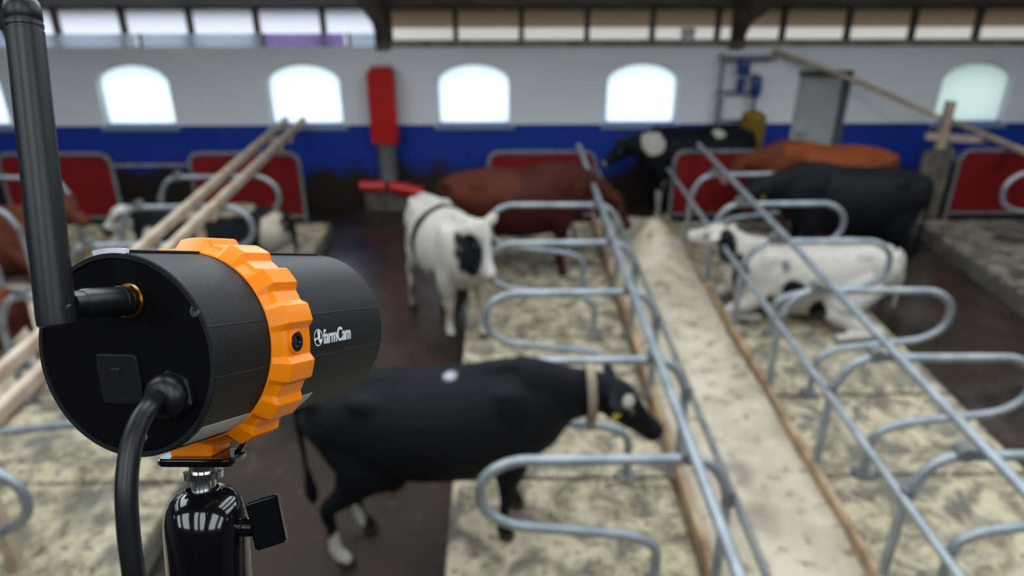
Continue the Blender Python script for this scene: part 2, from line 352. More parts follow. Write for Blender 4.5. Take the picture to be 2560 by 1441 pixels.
# main rafters: foot on the wall, rising towards the ridge
for k, x in enumerate((-11.6, -6.62, -1.62, 3.30, 8.3)):
    rt = root('trim_%d' % (6+k), (x, WALL_Y, TOPW), kind='structure')
    b = MB(); P = []
    for t in range(11):
        y = WALL_Y - .05 - (WALL_Y - RIDGE_Y)*t/10.; P.append((y, roof_z(y) - .04))
    lo = [(WALL_Y-.02, TOPW)] + [(WALL_Y-.35, EAVE_Z-.20)] + [(y, z-.30) for y, z in P[1:]]
    poly = [(WALL_Y-.02, EAVE_Z-.05)] + P + lo[::-1]
    n = len(poly); h = .075
    b.add([(x-h, y, z) for y, z in poly] + [(x+h, y, z) for y, z in poly], [list(range(n)), list(range(2*n-1, n-1, -1))] + [(i, i+n, (i+1) % n+n, (i+1) % n) for i in range(n)])
    b.build('rafter', M['timber_dark'], rt)
    MB().box(x-h-.02, x+h+.02, WALL_Y-.10, WALL_Y-.005, TOPW-.02, EAVE_Z-.03).build('rafter_post', M['timber_dark'], rt)
# curtain rolled down on the wall top, left bays; lilac lens fringe painted on the length near the rafter
for (a, b, mm, lb) in ((-8.6, -5.02, M['roll'], 'pale plastic curtain on the wall top, leftmost length'), (-4.98, -3.32, M['roll'], 'pale plastic curtain on the wall top above the second window'),
                       (-3.28, -2.15, M['roll_fringe'], 'plastic curtain with a painted lilac lens fringe, left of the rafter foot'), (-2.11, -1.72, M['roll'], 'short pale plastic curtain on the wall top against the rafter foot')):
    rt = root('vent_curtain', ((a+b)/2, WALL_Y+.02, TOPW), label=lb, cat='curtain', group='plastic vent curtain on the wall top')
    cv = MB(); k = 40; vs = []
    for yo in (0, .004):
        for i in range(k+1):
            x = a + (b-a)*i/k
            for z in (TOPW+.004, TOPW+.09, TOPW+.175): vs.append((x, WALL_Y+.035+yo+.006*math.sin(x*17+z*20), z))
    q = 3*(k+1); fs = []
    for i in range(k):
        for j in range(2): c0 = 3*i+j; fs += [(c0, c0+3, c0+4, c0+1), (q+c0, q+c0+1, q+c0+4, q+c0+3)]
    cv.add(vs, fs); cv.build('sheet', mm, rt, smooth=True, fix=False)
    MB().box(a-.015, a+.03, WALL_Y+.02, WALL_Y+.055, TOPW, TOPW+.18).build('clamp', M['grey_metal'], rt)
b = root('glare_blob', (2.62, WALL_Y+.02, TOPW+.07), label='small white bucket standing in for glare on the wall ledge above the fourth bright window', cat='blob')  # white solid added where glare comes through a gap
MB().lathe((2.62, WALL_Y+.02, TOPW+.07), (0,0,1), [(0, .085), (.12, .10), (.14, .105)]).build('blob_body', M['plastic_white'], b, smooth=True)
MB().lathe((2.62, WALL_Y+.02, TOPW+.21), (0,0,1), [(0, .11), (.015, .11), (.02, .10)]).build('blob_top', M['plastic_white'], b, smooth=True)

# ------------------------------------------------------------------ stalls
BZ = 0.20                                    # lying area height above the alley
DIV_Y = [2.14 + 1.02*k for k in range(7)]    # 2.14 ... 8.26
ORD = ['nearest', 'second nearest', 'third nearest', 'fourth nearest', 'fifth nearest', 'sixth nearest', 'farthest']
END_Y = 9.38
def hz(x, y, s=1.0): return noise.noise(Vector((x*s, y*s, 3.7)))
def platform(xa, xb, curb_x, lab, y0=0.9, mt='bed'):
    """raised lying area from xa to xb with one mat for each stall and a board against the strip"""
    rt = root('stall_platform', ((xa+xb)/2, (y0+END_Y)/2, 0), label=lab, cat='platform')
    MB().box(xa, xb, y0, END_Y, 0, BZ-.045).build('slab', M['slab'], rt)
    ys = [y0] + [y for y in DIV_Y] + [END_Y]
    for a, b in zip(ys[:-1], ys[1:]):
        n1, n2 = 14, 10; vs = []; fs = []
        for i in range(n1+1):
            for j in range(n2+1):
                x = xa + .012 + (xb-xa-.024)*i/n1; y = a + .022 + (b-a-.044)*j/n2
                edge = min(i, n1-i, 2)/2*min(j, n2-j, 2)/2
                vs.append((x, y, BZ + edge*(.018*hz(x, y, 3) + .012*hz(x+9, y, 8)) - (0 if edge else .008)))
        for i in range(n1):
            for j in range(n2):
                q = i*(n2+1)+j; fs.append((q, q+n2+1, q+n2+2, q+1))
        m = MB(); m.add(vs, fs)
        N = len(vs); rim = [i*(n2+1) for i in range(n1+1)] + [n1*(n2+1)+j for j in range(1, n2+1)] + [i*(n2+1)+n2 for i in range(n1-1, -1, -1)] + [j for j in range(n2-1, 0, -1)]
        m.add([(vs[q][0], vs[q][1], BZ-.045) for q in rim], []); K = len(rim)
        for k in range(K): m.f.append([rim[k], N+k, N+(k+1) % K, rim[(k+1) % K]]); m.m.append(0)
        m.build('stall_mat', M[mt], rt, smooth=True, sharp=60)
    if curb_x is not None:
        yy = y0; k = 0
        while yy < END_Y - .1:
            e = min(yy + 2.11, END_Y); dx = .006*((k % 3)-1)
            MB().box(curb_x-.025+dx, curb_x+.025+dx, yy+.01, e, BZ-.05, .315 + .006*((k*2) % 3)).build('curb_board', M['curb'], rt, bevel=.006); yy = e; k += 1
    return rt
platform(-0.36, 1.205, 1.235, 'littered lying platform left of the pale sawdust strip, in the middle')
platform(2.225, 3.78, 2.195, 'littered lying platform right of the pale sawdust strip')
platform(-3.93, -2.27, -3.96, 'littered lying platform on the left, behind the orange-ringed camera')
platform(-6.55, -4.95, -4.92, 'littered lying platform at the far left edge')
platform(5.57, 7.25, 7.28, 'dark lying platform at the far right edge', mt='bed_dark')
def strip(x0, x1, lab, mound=None, y0=0.9):
    nx, ny = 22, 190; m = MB(); vs = []; fs = []
    for i in range(nx+1):
        for j in range(ny+1):
            x = x0 + (x1-x0)*i/nx; y = y0 + (END_Y-y0)*j/ny
            z = .245 + .035*hz(x, y, 1.5) + .018*hz(x, y, 5) + .010*hz(x, y, 13)
            if mound: z += .42*math.exp(-((x-mound[0])/.34)**2 - ((y-mound[1])/.62)**2)
            if i in (0, nx): z = min(z, .29)
            vs.append((x, y, z))
    for i in range(nx):
        for j in range(ny): q = i*(ny+1)+j; fs.append((q, q+ny+1, q+ny+2, q+1))
    m.add(vs, fs); m.box(x0, x1, y0, END_Y, 0, .17)
    return tag(m.build('sawdust_bedding', M['bed_pale'], smooth=True), lab, 'bedding', kind='stuff')
strip(1.262, 2.168, 'pale heaped sawdust in the strip between the two middle stall rows', (1.78, 8.05))
strip(-4.892, -3.988, 'pale sawdust in the strip between the stall rows on the left')
# loose straw and shavings on the mats, uncounted
def litter(name, rects, n, lab):
    m = MB(); rnd = random.Random(3)
    for k in range(n):
        xa, xb, ya, yb, z = rects[rnd.randrange(len(rects))]
        x, y = rnd.uniform(xa, xb), rnd.uniform(ya, yb)
        if hz(x, y, 2.2) < -.05: continue
        a = rnd.uniform(0, math.pi); l = rnd.uniform(.02, .07); h = rnd.uniform(.0015, .004)
        dx, dy = math.cos(a)*l, math.sin(a)*l; nx, ny = -math.sin(a)*h, math.cos(a)*h; z0 = z + rnd.uniform(.012, .03)
        m.add([(x-dx-nx, y-dy-ny, z0), (x+dx-nx, y+dy-ny, z0+rnd.uniform(-.008, .012)), (x+dx+nx, y+dy+ny, z0), (x-dx+nx, y-dy+ny, z0)], [(0, 1, 2, 3)])
    tag(m.build(name, M['straw'], fix=False), lab, 'straw', kind='stuff')
litter('straw_litter', [(-.3, 1.15, 1, 9.2, BZ), (2.3, 3.7, 1, 9.2, BZ), (-3.8, -2.3, 1, 9.2, BZ)], 9000, 'loose straw scattered over the stall mats')

PIPE = .030
def divider(y, xh, s, lab, group, full=True):
    """loop divider in the plane of y; xh = x of the head post, s = direction from head towards the alley"""
    rt = root('stall_divider', (xh, y, BZ), label=lab, cat='stall divider', group=group)
    dj = .012*math.sin(y*7)
    P = [(xh, y, BZ-.03), (xh, y, .95), (xh + s*.13, y, 1.17), (xh + s*1.20, y, 1.17+dj), (xh + s*1.36, y, 1.05), (xh + s*1.36, y, .84), (xh + s*1.20, y, .72), (xh + s*.52, y, .64), (xh + s*.36, y, .56), (xh + s*.36, y, BZ-.03)]
    MB().tube(fillet(P, .15, 5), PIPE, 10).build('loop_pipe', M['galv'], rt, smooth=True, sharp=50)
    for fx in (xh, xh + s*.36):
        MB().box(fx-.06, fx+.06, y-.06, y+.06, BZ-.03, BZ+.03).build('foot_plate', M['galv_dull'], rt, bevel=.003)
    cl = MB().tube([(xh + s*.245, y-.045, 1.20), (xh + s*.245, y+.045, 1.20)], .044, 10); cl.build('clamp', M['galv_dull'], rt, smooth=True)
    MB().tube([(xh, y, .86), (xh, y, .96)], .038, 10).build('clamp', M['galv_dull'], rt, smooth=True)
    return rt
for k, y in enumerate(DIV_Y):
    divider(y, 1.235, -1, 'grey loop divider left of the sawdust strip, %s to the viewer' % ORD[k], 'loop dividers left of the sawdust strip')
    divider(y, 2.215, 1, 'grey loop divider right of the sawdust strip, %s to the viewer' % ORD[k], 'loop dividers right of the sawdust strip')
    divider(y, -3.93, 1, 'grey loop divider of the stalls under the tan rails, %s to the viewer' % ORD[k], 'loop dividers of the left row')
for k, y in enumerate(DIV_Y):
    if y < 5: continue
    divider(y, -4.95, -1, 'grey loop divider at the far left edge, %s to the viewer' % ORD[k], 'loop dividers of the far left row')
    if y > 6: divider(y, 7.25, -1, 'grey loop divider at the far right edge, %s to the viewer' % ORD[k], 'loop dividers of the far right row')
def rail(P, r, m, lab, name='neck_rail', group=None, n=12):
    return tag(MB().tube(P, r, n).build(name, m, None, smooth=True, loc=Vector(P[0])), lab, 'rail', group)
rail([(1.0, 1.0, 1.235), (1.0, END_Y, 1.235)], PIPE, M['galv'], 'long grey top rail over the stalls left of the sawdust strip')
rail([(2.55, 1.0, 1.235), (2.55, END_Y, 1.235)], PIPE, M['galv'], 'long grey top rail over the stalls right of the sawdust strip')
rail([(1.265, 1.0, .91), (1.265, END_Y, .91)], .022, M['galv_dull'], 'lower grey rail along the left edge of the sawdust strip')
rail([(2.185, 1.0, .91), (2.185, END_Y, .91)], .026, M['galv'], 'lower grey rail along the right edge of the sawdust strip')
def beam(x, w_, z, lab, y0=1.0, y1=WALL_Y-.01):
    return tag(MB().box(x-w_, x+w_, y0, y1, z-.045, z+.045).build('neck_beam', M['timber_tan'], None, bevel=.008, loc=(x, y0, z)), lab, 'rail')
beam(-3.09, .035, 1.255, 'tan timber rail on the left rising to the wall, left one of the pair')
beam(-2.84, .035, 1.255, 'tan timber rail on the left rising to the wall, right one of the pair')
for y in (9.9, 6.9, 3.4):
    p = root('beam_post', (-2.965, y, 0), label='tan timber post under the left pair of rails, %s' % {9.9: 'closest to the wall', 6.9: 'middle one', 3.4: 'nearest to the viewer'}[y], cat='post', group='posts under the tan rails')
    MB().box(-3.0, -2.93, y-.04, y+.04, 0 if y > 9.4 else BZ-.04, 1.2).build('post_shaft', M['timber_tan'], p, bevel=.006)
    MB().box(-3.14, -2.79, y-.03, y+.03, 1.15, 1.212).build('cross_piece', M['timber_tan'], p, bevel=.006)
rail([(6.60, 1.5, 1.2), (6.60, WALL_Y-.01, 1.2)], .045, M['timber_tan'], 'tan rail over the stalls at the far right edge')
def end_panel(xa, xb, lab, z0=.30, z1=1.10, chamf=(.08, .08)):
    rt = root('end_panel', ((xa+xb)/2, END_Y+.03, 0), label=lab, cat='panel', group='red boards closing the stall rows')
    c0, c1 = chamf
    poly = [(xa, z0), (xb, z0), (xb, z1-c1), (xb-c1, z1), (xa+c0, z1), (xa, z1-c0)]
    MB().prism_xz(poly, END_Y+.02, END_Y+.04).build('board', M['red'], rt)
    f = .035
    MB().tube(fillet([(xa-f, END_Y+.03, 0), (xa-f, END_Y+.03, z1+f), (xb+f, END_Y+.03, z1+f), (xb+f, END_Y+.03, 0)], .16), .026).build('tube_frame', M['galv_dull'], rt, smooth=True)
    MB().tube([(xa-f, END_Y+.03, z0-.03), (xb+f, END_Y+.03, z0-.03)], .02).build('lower_tube', M['galv_dull'], rt, smooth=True)
    return rt
end_panel(-.12, 1.2, 'red board in a grey tube frame closing the row left of the sawdust strip')
end_panel(2.3, 3.62, 'red board in a grey tube frame closing the row right of the sawdust strip')
end_panel(-3.98, -2.64, 'red board in a grey tube frame behind the pair of tan rails')
end_panel(-6.42, -5.06, 'red board in a grey tube frame behind the antenna, at the left edge')
end_panel(6.05, 7.45, 'red board in a grey tube frame at the right edge')
# low screens of dark rubber and cross rails between the left panels
for (xa, xb, z, lab) in ((-5.0, -4.02, .98, 'upper'), (-5.0, -4.02, .42, 'lower')):
    rail([(xa, END_Y+.03, z), (xb, END_Y+.03, z)], .024, M['galv_dull'], 'grey cross rail between the two left red boards, %s one' % lab, 'cross_rail')
b = root('dark_screen', (5.78, 9.55, 0), label='dark brown upright screen beside the right-hand red board', cat='screen')
for i in range(3): MB().box(5.58+.135*i, 5.705+.135*i, 9.5, 9.55, .02, 1.10+.02*(i % 2)).build('plank', M['steel_dark'], b, bevel=.006)
MB().box(5.58, 5.975, 9.55, 9.59, .3, .38).build('batten', M['timber_dark'], b)
b = root('gate_post', (6.03, 9.95, 0), label='weathered timber post with a cross arm in front of the rightmost window', cat='post')
MB().box(5.97, 6.09, 9.9, 10.0, 0, 1.66).build('post_shaft', M['timber_tan'], b, bevel=.01)
MB().obox((6.22, 9.95, 1.16), Vector((.42, 0, -.03)), Vector((0, .04, 0)), Vector((.004, 0, .045))).build('cross_arm', M['timber_tan'], b, bevel=.006)
MB().obox((6.2, 9.95, .98), Vector((.16, 0, -.20)), Vector((0, .03, 0)), Vector((.02, 0, .03))).build('brace', M['galv_dull'], b, bevel=.006)
rail([(3.83, WALL_Y-.06, 2.21), (5.05, 10.42, 1.80), (6.03, 9.98, 1.40)], .035, M['timber_tan'], 'slanted tan pipe running down across the white wall over the door', 'slanted_pipe')
# ------------------------------------------------------------------ things on and before the back wall
f = root('feed_dispenser', (-1.64, 10.5, 0), label='tall narrow red feed dispenser on a grey column against the wall', cat='feeder')
MB().box(-1.83, -1.46, 10.42, 10.74, .97, 1.99).build('hopper', M['red_gloss'], f, bevel=.03)
MB().box(-1.79, -1.50, 10.46, 10.72, 1.99, 2.03).build('hopper_lid', M['red_gloss'], f, bevel=.01)
MB().lathe((-1.64, 10.58, .42), (0,0,1), [(0, .135), (.5, .135), (.55, .16)]).build('column', M['galv_dull'], f, smooth=True)
MB().box(-1.98, -1.30, 10.30, 10.74, .0, .34).build('trough_base', M['timber_dark'], f, bevel=.02)
MB().tube([(-2.02, 10.33, .40), (-1.66, 10.31, .40)], .075, 14).build('roller', M['red_gloss'], f, smooth=True)
MB().tube([(-1.58, 10.31, .40), (-1.10, 10.20, .33)], .085, 14).build('roller', M['red_gloss'], f, smooth=True)
c = root('cow_brush', (3.62, 10.6, 0), label='cow brush with yellow bristles and blue motors on a grey wall frame', cat='cow brush')
MB().tube(fillet([(3.10, 10.74, 2.15), (3.10, 10.62, 2.15), (3.10, 10.62, .95)], .05), .028).build('frame_post', M['grey_metal'], c, smooth=True)
MB().tube([(3.08, 10.68, 2.12), (3.86, 10.68, 2.12)], .035).build('top_bar', M['grey_metal'], c, smooth=True)
MB().tube([(3.06, 10.64, 1.66), (3.66, 10.64, 1.66)], .025).build('middle_bar', M['grey_metal'], c, smooth=True)
MB().lathe((3.40, 10.62, 1.90), (0,0,1), [(0, .07), (.03, .085), (.17, .085), (.22, .06)]).build('motor', M['brush_blue'], c, smooth=True)
MB().lathe((3.38, 10.62, 1.66), (.05,0,1), [(0, .05), (.16, .06), (.2, .03)]).build('gear_housing', M['brush_blue'], c, smooth=True)
MB().lathe((3.60, 10.60, 1.60), (.02,0,1), [(0, .06), (.03, .075), (.24, .075), (.30, .04)]).build('motor', M['brush_blue'], c, smooth=True)
MB().tube([(3.60, 10.60, 1.40), (3.60, 10.60, 1.62)], .03).build('shaft', M['grey_metal'], c, smooth=True)
MB().tube([(3.46, 10.66, 1.88), (3.60, 10.62, 1.88)], .03).build('arm', M['grey_metal'], c, smooth=True)
MB().box(3.18, 3.46, 10.60, 10.74, 1.27, 1.57).build('control_box', M['plastic_white'], c, bevel=.01)
prof = [(0, .10), (.04, .16)]
for i in range(14): prof += [(.04+.032*i, .19 - .002*abs(i-7)), (.056+.032*i, .165 - .002*abs(i-7))]
prof += [(.50, .15), (.55, .06)]
MB().lathe((3.62, 10.58, .86), (0,0,1), prof, 24).build('bristles', M['brush_yellow'], c, smooth=True)

# ------------------------------------------------------------------ cattle
BLACK, WHITE, PINK = (.0065, .007, .009), (.47, .44, .385), (.42, .23, .165)
RED, DRED, HOOF, DIRT = (.11, .028, .011), (.045, .010, .006), (.05, .04, .03), (.20, .16, .10)
def smooth_path(P, A, B, n=4):
    """Catmull-Rom refine of a loft so rings lie evenly"""
    Q, a, b = [], [], []
    P = [Vector(p) for p in P]; m = len(P)
    def cr(p0, p1, p2, p3, t): return .5*((2*p1) + (p2-p0)*t + (2*p0-5*p1+4*p2-p3)*t*t + (3*p1-p0-3*p2+p3)*t*t*t)
    for i in range(m-1):
        for k in range(n):
            t = k/n; i0, i3 = max(i-1, 0), min(i+2, m-1)
            Q.append(cr(P[i0], P[i], P[i+1], P[i3], t)); a.append(max(.008, cr(A[i0], A[i], A[i+1], A[i3], t))); b.append(max(.008, cr(B[i0], B[i], B[i+1], B[i3], t)))
    Q.append(P[-1]); a.append(A[-1]); b.append(B[-1]); return Q, a, b
def cow(lab, loc, heading, poll, nose, base, patches, lying=False, scale=1.0, step=0.0, zf=0.0, udder=True, tags=(), collar=False, legs=(0, 0, 0, 0), front_up=0.0, tail=True, name='cow', body_dz=0.0, ear_col=None, eye=True):
    """poll / nose: head joints in the animal's own frame (x forward, y left). front_up: height the fore hooves stand above the hind ones"""
    m = MB(); D = -.62 if lying else 0.0
    def L(P, A, B, side=(0, 1, 0), n=16):
        q, a, b = smooth_path(P, A, B); m.loft(q, a, b, side, n)
    hf = front_up; fu = front_up*.45
    # trunk: narrow rump, deep barrel, chest
    T = [(-.86, 1.24, .06, .06), (-.83, 1.22, .15, .15), (-.72, 1.16, .23, .25), (-.52, 1.10, .275, .335), (-.25, 1.03, .33, .385), (.05, 1.005, .345, .395),
         (.32, 1.02, .30, .385), (.54, 1.06, .235, .335), (.70, 1.10, .17, .25), (.80, 1.12, .08, .12)]
    if lying: T = [(x, z + (.02 if x < -.3 else 0), a*1.14, b*.93) for x, z, a, b in T]
    L([(x, 0, z + D + fu*max(0, min(1, (x+.6)/1.1))) for x, z, a, b in T], [t[2] for t in T], [t[3] for t in T], n=24)
    # spine ridge, hooks and pins
    L([(-.80, 0, 1.36+D), (-.4, 0, 1.425+D), (0, 0, 1.375+D+fu*.5), (.42, 0, 1.40+D+fu), (.6, 0, 1.33+D+fu)], [.05, .07, .07, .06, .05], [.03, .035, .04, .04, .03], n=10)
    for sgn in (-1, 1):
        m.ball((-.47, sgn*.165, 1.315+D), .12, .075, .075); m.ball((-.79, sgn*.10, 1.29+D), .08, .06, .06)
        m.ball((.42, sgn*.18, 1.08+D+fu), .17, .09, .27)
    # neck and head
    pv, nv = Vector(poll), Vector(nose); n0 = Vector((.50, 0, 1.16+D+fu)); n1 = n0.lerp(pv, .5) + Vector((.03, 0, .0))
    L([n0, n0.lerp(n1, .5), n1, n1.lerp(pv, .55), pv], [.17, .145, .115, .10, .095], [.30, .26, .20, .165, .13], n=18)
    # brisket
    L([n0+Vector((.0, 0, -.22)), n0+Vector((.2, 0, -.26)).lerp(n1-n0, .3), n0.lerp(pv, .6)+Vector((0, 0, -.13))], [.12, .08, .03], [.14, .10, .04], n=10)
    hd = (nv-pv); hl = hd.length; hdn = hd.normalized(); up = Vector((0, 0, 1)); side = hdn.cross(up)
    if side.length < .1: side = Vector((0, 1, 0))
    side.normalize(); hup = side.cross(hdn).normalized()
    H = [(-.06, .0, .06, .07), (.02, .01, .10, .115), (.16, .0, .118, .135), (.32, -.01, .105, .125), (.52, -.015, .080, .100), (.72, -.015, .068, .080), (.88, -.012, .074, .076), (.97, -.012, .066, .062), (1.0, -.012, .035, .035)]
    L([pv + hd*t + hup*o for t, o, a, b in H], [h[2] for h in H], [h[3] for h in H], side=side, n=16)
    eyes = []
    for sgn in (-1, 1):
        eb = pv + hd*.04 + side*sgn*.085 + hup*.03
        et = eb + side*sgn*.20 + hup*(.01) - hdn*.03
        L([eb, eb.lerp(et, .35), eb.lerp(et, .75), et], [.022, .030, .028, .010], [.035, .062, .055, .015], side=hup.cross(side) if False else hup, n=10)
        eyes.append(pv + hd*.34 + side*sgn*.103 + hup*.035)
    # legs
    hoofs = []
    if not lying:
        for i, (sgn, fx) in enumerate(((1, 0), (-1, 0), (1, 1), (-1, 1))):
            dx = legs[i]
            if fx == 0:   # hind
                P = [(-.58, .13*sgn, 1.08), (-.52, .17*sgn, .84), (-.64+dx*.5, .17*sgn, .62), (-.76+dx*.8, .165*sgn, .50), (-.745+dx*.9, .16*sgn, .33), (-.735+dx, .16*sgn, .15), (-.70+dx, .16*sgn, .09), (-.665+dx, .16*sgn, .0)]
                A = [.11, .115, .062, .046, .034, .040, .046, .052]; B = [.25, .20, .095, .062, .042, .050, .055, .068]
            else:
                P = [(.42, .15*sgn, .98+fu), (.43, .175*sgn, .76+fu), (.45+dx*.5, .165*sgn, .58+fu), (.46+dx*.6, .16*sgn, .42+hf*.75), (.455+dx*.8, .155*sgn, .25+hf), (.455+dx, .155*sgn, .13+hf), (.475+dx, .155*sgn, .07+hf), (.49+dx, .155*sgn, .0+hf)]
                A = [.11, .095, .062, .056, .036, .042, .047, .053]; B = [.20, .125, .070, .058, .040, .048, .055, .066]
            L(P, A, B, n=12); hoofs.append(P[-1])
        if udder:
            m.ball((-.42, 0, .66), .19, .135, .15)
            for sx in (-.05, .07):
                for sgn in (-1, 1): L([(-.43+sx, .06*sgn, .56), (-.43+sx, .065*sgn, .47)], [.022, .016], [.022, .016], n=8)
    else:
        for sgn in (-1, 1):
            L([(.40, .20*sgn, .42), (.58, .24*sgn, .22), (.80, .22*sgn, .10), (.70, .25*sgn, .07), (.46, .26*sgn, .06)], [.10, .085, .062, .048, .045], [.13, .10, .06, .05, .045], side=(0, 0, 1), n=10)
            if sgn > 0:
                L([(-.52, .22, .46), (-.30, .37, .33), (-.16, .43, .22), (-.42, .52, .12), (-.62, .55, .08), (-.36, .60, .06), (-.16, .62, .05)], [.16, .15, .10, .07, .05, .04, .045], [.22, .18, .11, .075, .05, .045, .05], side=(0, 0, 1), n=10)
            else:
                L([(-.52, -.2, .40), (-.32, -.33, .26), (-.18, -.38, .15), (-.40, -.42, .08)], [.15, .13, .09, .06], [.20, .16, .10, .06], side=(0, 0, 1), n=10)
    if tail:
        z = D
        tp = [(-.84, 0, 1.34+z), (-.92, 0, 1.24+z), (-.935, .01, .95+z), (-.925, .015, .70+z)] + ([] if lying else [(-.92, .02, .50), (-.91, .02, .38)])
        L(tp, [.035, .032, .026, .024] + ([] if lying else [.045, .015]), [.04, .035, .028, .024] + ([] if lying else [.05, .015]), n=8)
    # grow one continuous skin over the volumes
    me = bpy.data.meshes.new('hide'); me.from_pydata(m.v, [], m.f)
    bm = bmesh.new(); bm.from_mesh(me); bmesh.ops.recalc_face_normals(bm, faces=bm.faces); bm.to_mesh(me); bm.free()
    tmp = bpy.data.objects.new('tmp', me); COL.objects.link(tmp)
    rm = tmp.modifiers.new('r', 'REMESH'); rm.mode = 'VOXEL'; rm.voxel_size = .02; rm.adaptivity = 0
    sm = tmp.modifiers.new('s', 'SMOOTH'); sm.factor = .5; sm.iterations = 5
    dg = bpy.context.evaluated_depsgraph_get(); out = bpy.data.meshes.new_from_object(tmp.evaluated_get(dg)); bpy.data.objects.remove(tmp)
    out.name = 'body'; ca = out.color_attributes.new('coat', 'FLOAT_COLOR', 'POINT'); buf = []
    for v in out.vertices:
        p = v.co; col = Vector(base)
        nz = noise.noise(p*5.0)*.45 + noise.noise(p*14.0)*.2
        for (c, r, pc) in patches:
            q = ((p.x-c[0])/r[0])**2 + ((p.y-c[1])/r[1])**2 + ((p.z-c[2])/r[2])**2
            k = max(0, min(1, (1.0 + nz - q)*4)); col = col.lerp(Vector(pc), k)
        if (p-nv).length < .07 and pc is not None: col = col.lerp(Vector(patches[-1][2]) if False else col, 0)
        if not lying:
            for h in hoofs:
                if (p-Vector(h)).length < .10 and p.z < h[2]+.07: col = Vector(HOOF)
        buf += [col.x, col.y, col.z, 1.0]
    ca.data.foreach_set('color', buf)
    out.materials.clear(); out.materials.append(M['coat']); out.polygons.foreach_set('use_smooth', [True]*len(out.polygons))
    rt = root(name, loc, label=lab, cat='cow', group='dairy cows in the barn'); rt['_o'] = (0, 0, 0)
    rt.rotation_euler = (0, 0, heading); rt.scale = (scale,)*3
    link(bpy.data.objects.new('body', out), rt)
    if eye:
        for e in eyes: MB().ball(e, .022, .022, .022, 10).build('eye', M['eye'], rt, smooth=True)
    for sgn in tags:
        eb = pv + hd*.04 + side*sgn*.085 + hup*.03; tp = eb + side*sgn*.11 - hup*.035
        MB().lathe(tp + hdn*.035, hdn, [(0, .034), (.006, .034)], 14).build('ear_tag', M['tag_yellow'], rt)
    if collar:
        cpt = n1.lerp(pv, .55); t = (pv-n1).normalized(); sd = Vector((0, 1, 0)); ot = t.cross(sd).normalized(); n = 28
        a, b = .128, .195; vs = []; fs = []
        for k in range(n):
            c, s_ = math.cos(2*math.pi*k/n), math.sin(2*math.pi*k/n)
            for (d, e) in ((-.028, 0), (.028, 0), (.028, .008), (-.028, .008)): vs.append(cpt + t*d + sd*(a+e)*c + ot*(b+e)*s_)
        for k in range(n):
            for j in range(4): fs.append((k*4+j, k*4+(j+1) % 4, ((k+1) % n)*4+(j+1) % 4, ((k+1) % n)*4+j))
        cb = MB(); cb.add(vs, fs); cb.build('collar', M['collar'], rt)
        low = cpt - (ot if ot.z > 0 else -ot)*(b+.05)
        MB().box(low.x-.03, low.x+.03, low.y-.025, low.y+.025, low.z-.045, low.z+.045).build('collar_tag', M['collar'], rt, bevel=.01)
    return rt
def W(px, py, z):   # pixel of the photograph on a level plane -> place in the barn
    d = cam.rotation_euler.to_matrix() @ Vector(((px-1280)/FPX, -(py-720.5)/FPX, -1)); t = (z-CAM_H)/d.z
    return Vector((0, 0, CAM_H)) + d*t
S = WHITE
cow('black cow with tan collar standing half in the near stall, head to the right', (-.36, 3.74, 0), R(1), (1.06, 0, 1.28), (1.42, -.02, .95), BLACK,
    [((-.72, .16, .16), (.11, .10, .20), S), ((-.45, 0, .60), (.17, .12, .13), PINK), ((.06, -.05, 1.43), (.05, .05, .06), (.35, .35, .38)), ((1.18, -.11, 1.27), (.055, .06, .06), S), ((-.71, -.16, .15), (.10, .10, .20), S)],
    tags=(1, -1), collar=True, legs=(.10, -.02, .0, -.08), front_up=.21, scale=.94)
cow('white cow with black patches standing in the alley facing the viewer', (-.52, 6.64, 0), R(-66), (.66, .05, 1.50), (.84, .13, 1.00), WHITE,
    [((-.10, -.1, 1.10), (.085, .6, .60), BLACK), ((.68, -.03, 1.25), (.18, .15, .29), BLACK), ((.74, .27, 1.25), (.10, .06, .2), BLACK), ((-.5, -.2, 1.05), (.10, .15, .14), (.12, .12, .12)), ((.30, -.25, .90), (.07, .1, .08), (.14, .13, .13)),
     ((.82, .155, 1.26), (.15, .085, .40), (.60, .58, .56)), ((.85, .135, .99), (.09, .09, .05), PINK), ((-.74, 0, .18), (.14, .3, .22), (.10, .08, .06)), ((.46, 0, .60), (.2, .3, .2), (.42, .36, .28))],
    scale=.93, legs=(.05, -.1, .08, -.04), udder=False, front_up=.215)
cow('dark red-brown cow standing in the far stall left of the sawdust strip', (.22, 7.76, 0), R(2), (1.0, .0, 1.10), (1.25, .0, .72), DRED,
    [((-.4, 0, 1.3), (.5, .4, .22), (.070, .017, .008)), ((.3, 0, .7), (.5, .5, .25), (.028, .006, .005)), ((-.35, -.28, .86), (.035, .05, .035), (.55, .47, .03))], scale=.97, front_up=.2, tags=(-1,))
cow('white cow with small black spots lying in the stall right of the sawdust strip', (3.03, 6.68, BZ), R(176), (.86, -.08, .80), (1.16, -.30, .72), WHITE,
    [((.83, .02, .72), (.10, .20, .20), BLACK), ((.70, .10, .50), (.08, .25, .22), BLACK), ((.22, .36, .42), (.12, .12, .12), BLACK), ((-.04, .36, .22), (.09, .15, .13), BLACK), ((.42, .34, .30), (.05, .1, .06), BLACK), ((.30, .2, .62), (.05, .2, .06), (.15, .15, .16)),
     ((1.02, -.2, .78), (.08, .06, .08), (.68, .64, .58)), ((1.16, -.30, .70), (.05, .05, .05), (.35, .25, .22))], lying=True, tags=(1,), scale=.98)
cow('big black cow standing in the far stall right of the sawdust strip', (3.80, 7.72, 0), R(180), (1.02, .02, 1.22), (1.36, .06, .98), BLACK,
    [((-.42, 0, .60), (.17, .13, .13), PINK), ((-.73, .16, .12), (.10, .1, .14), (.35, .33, .3))], tags=(1, -1), front_up=.2, scale=.97)
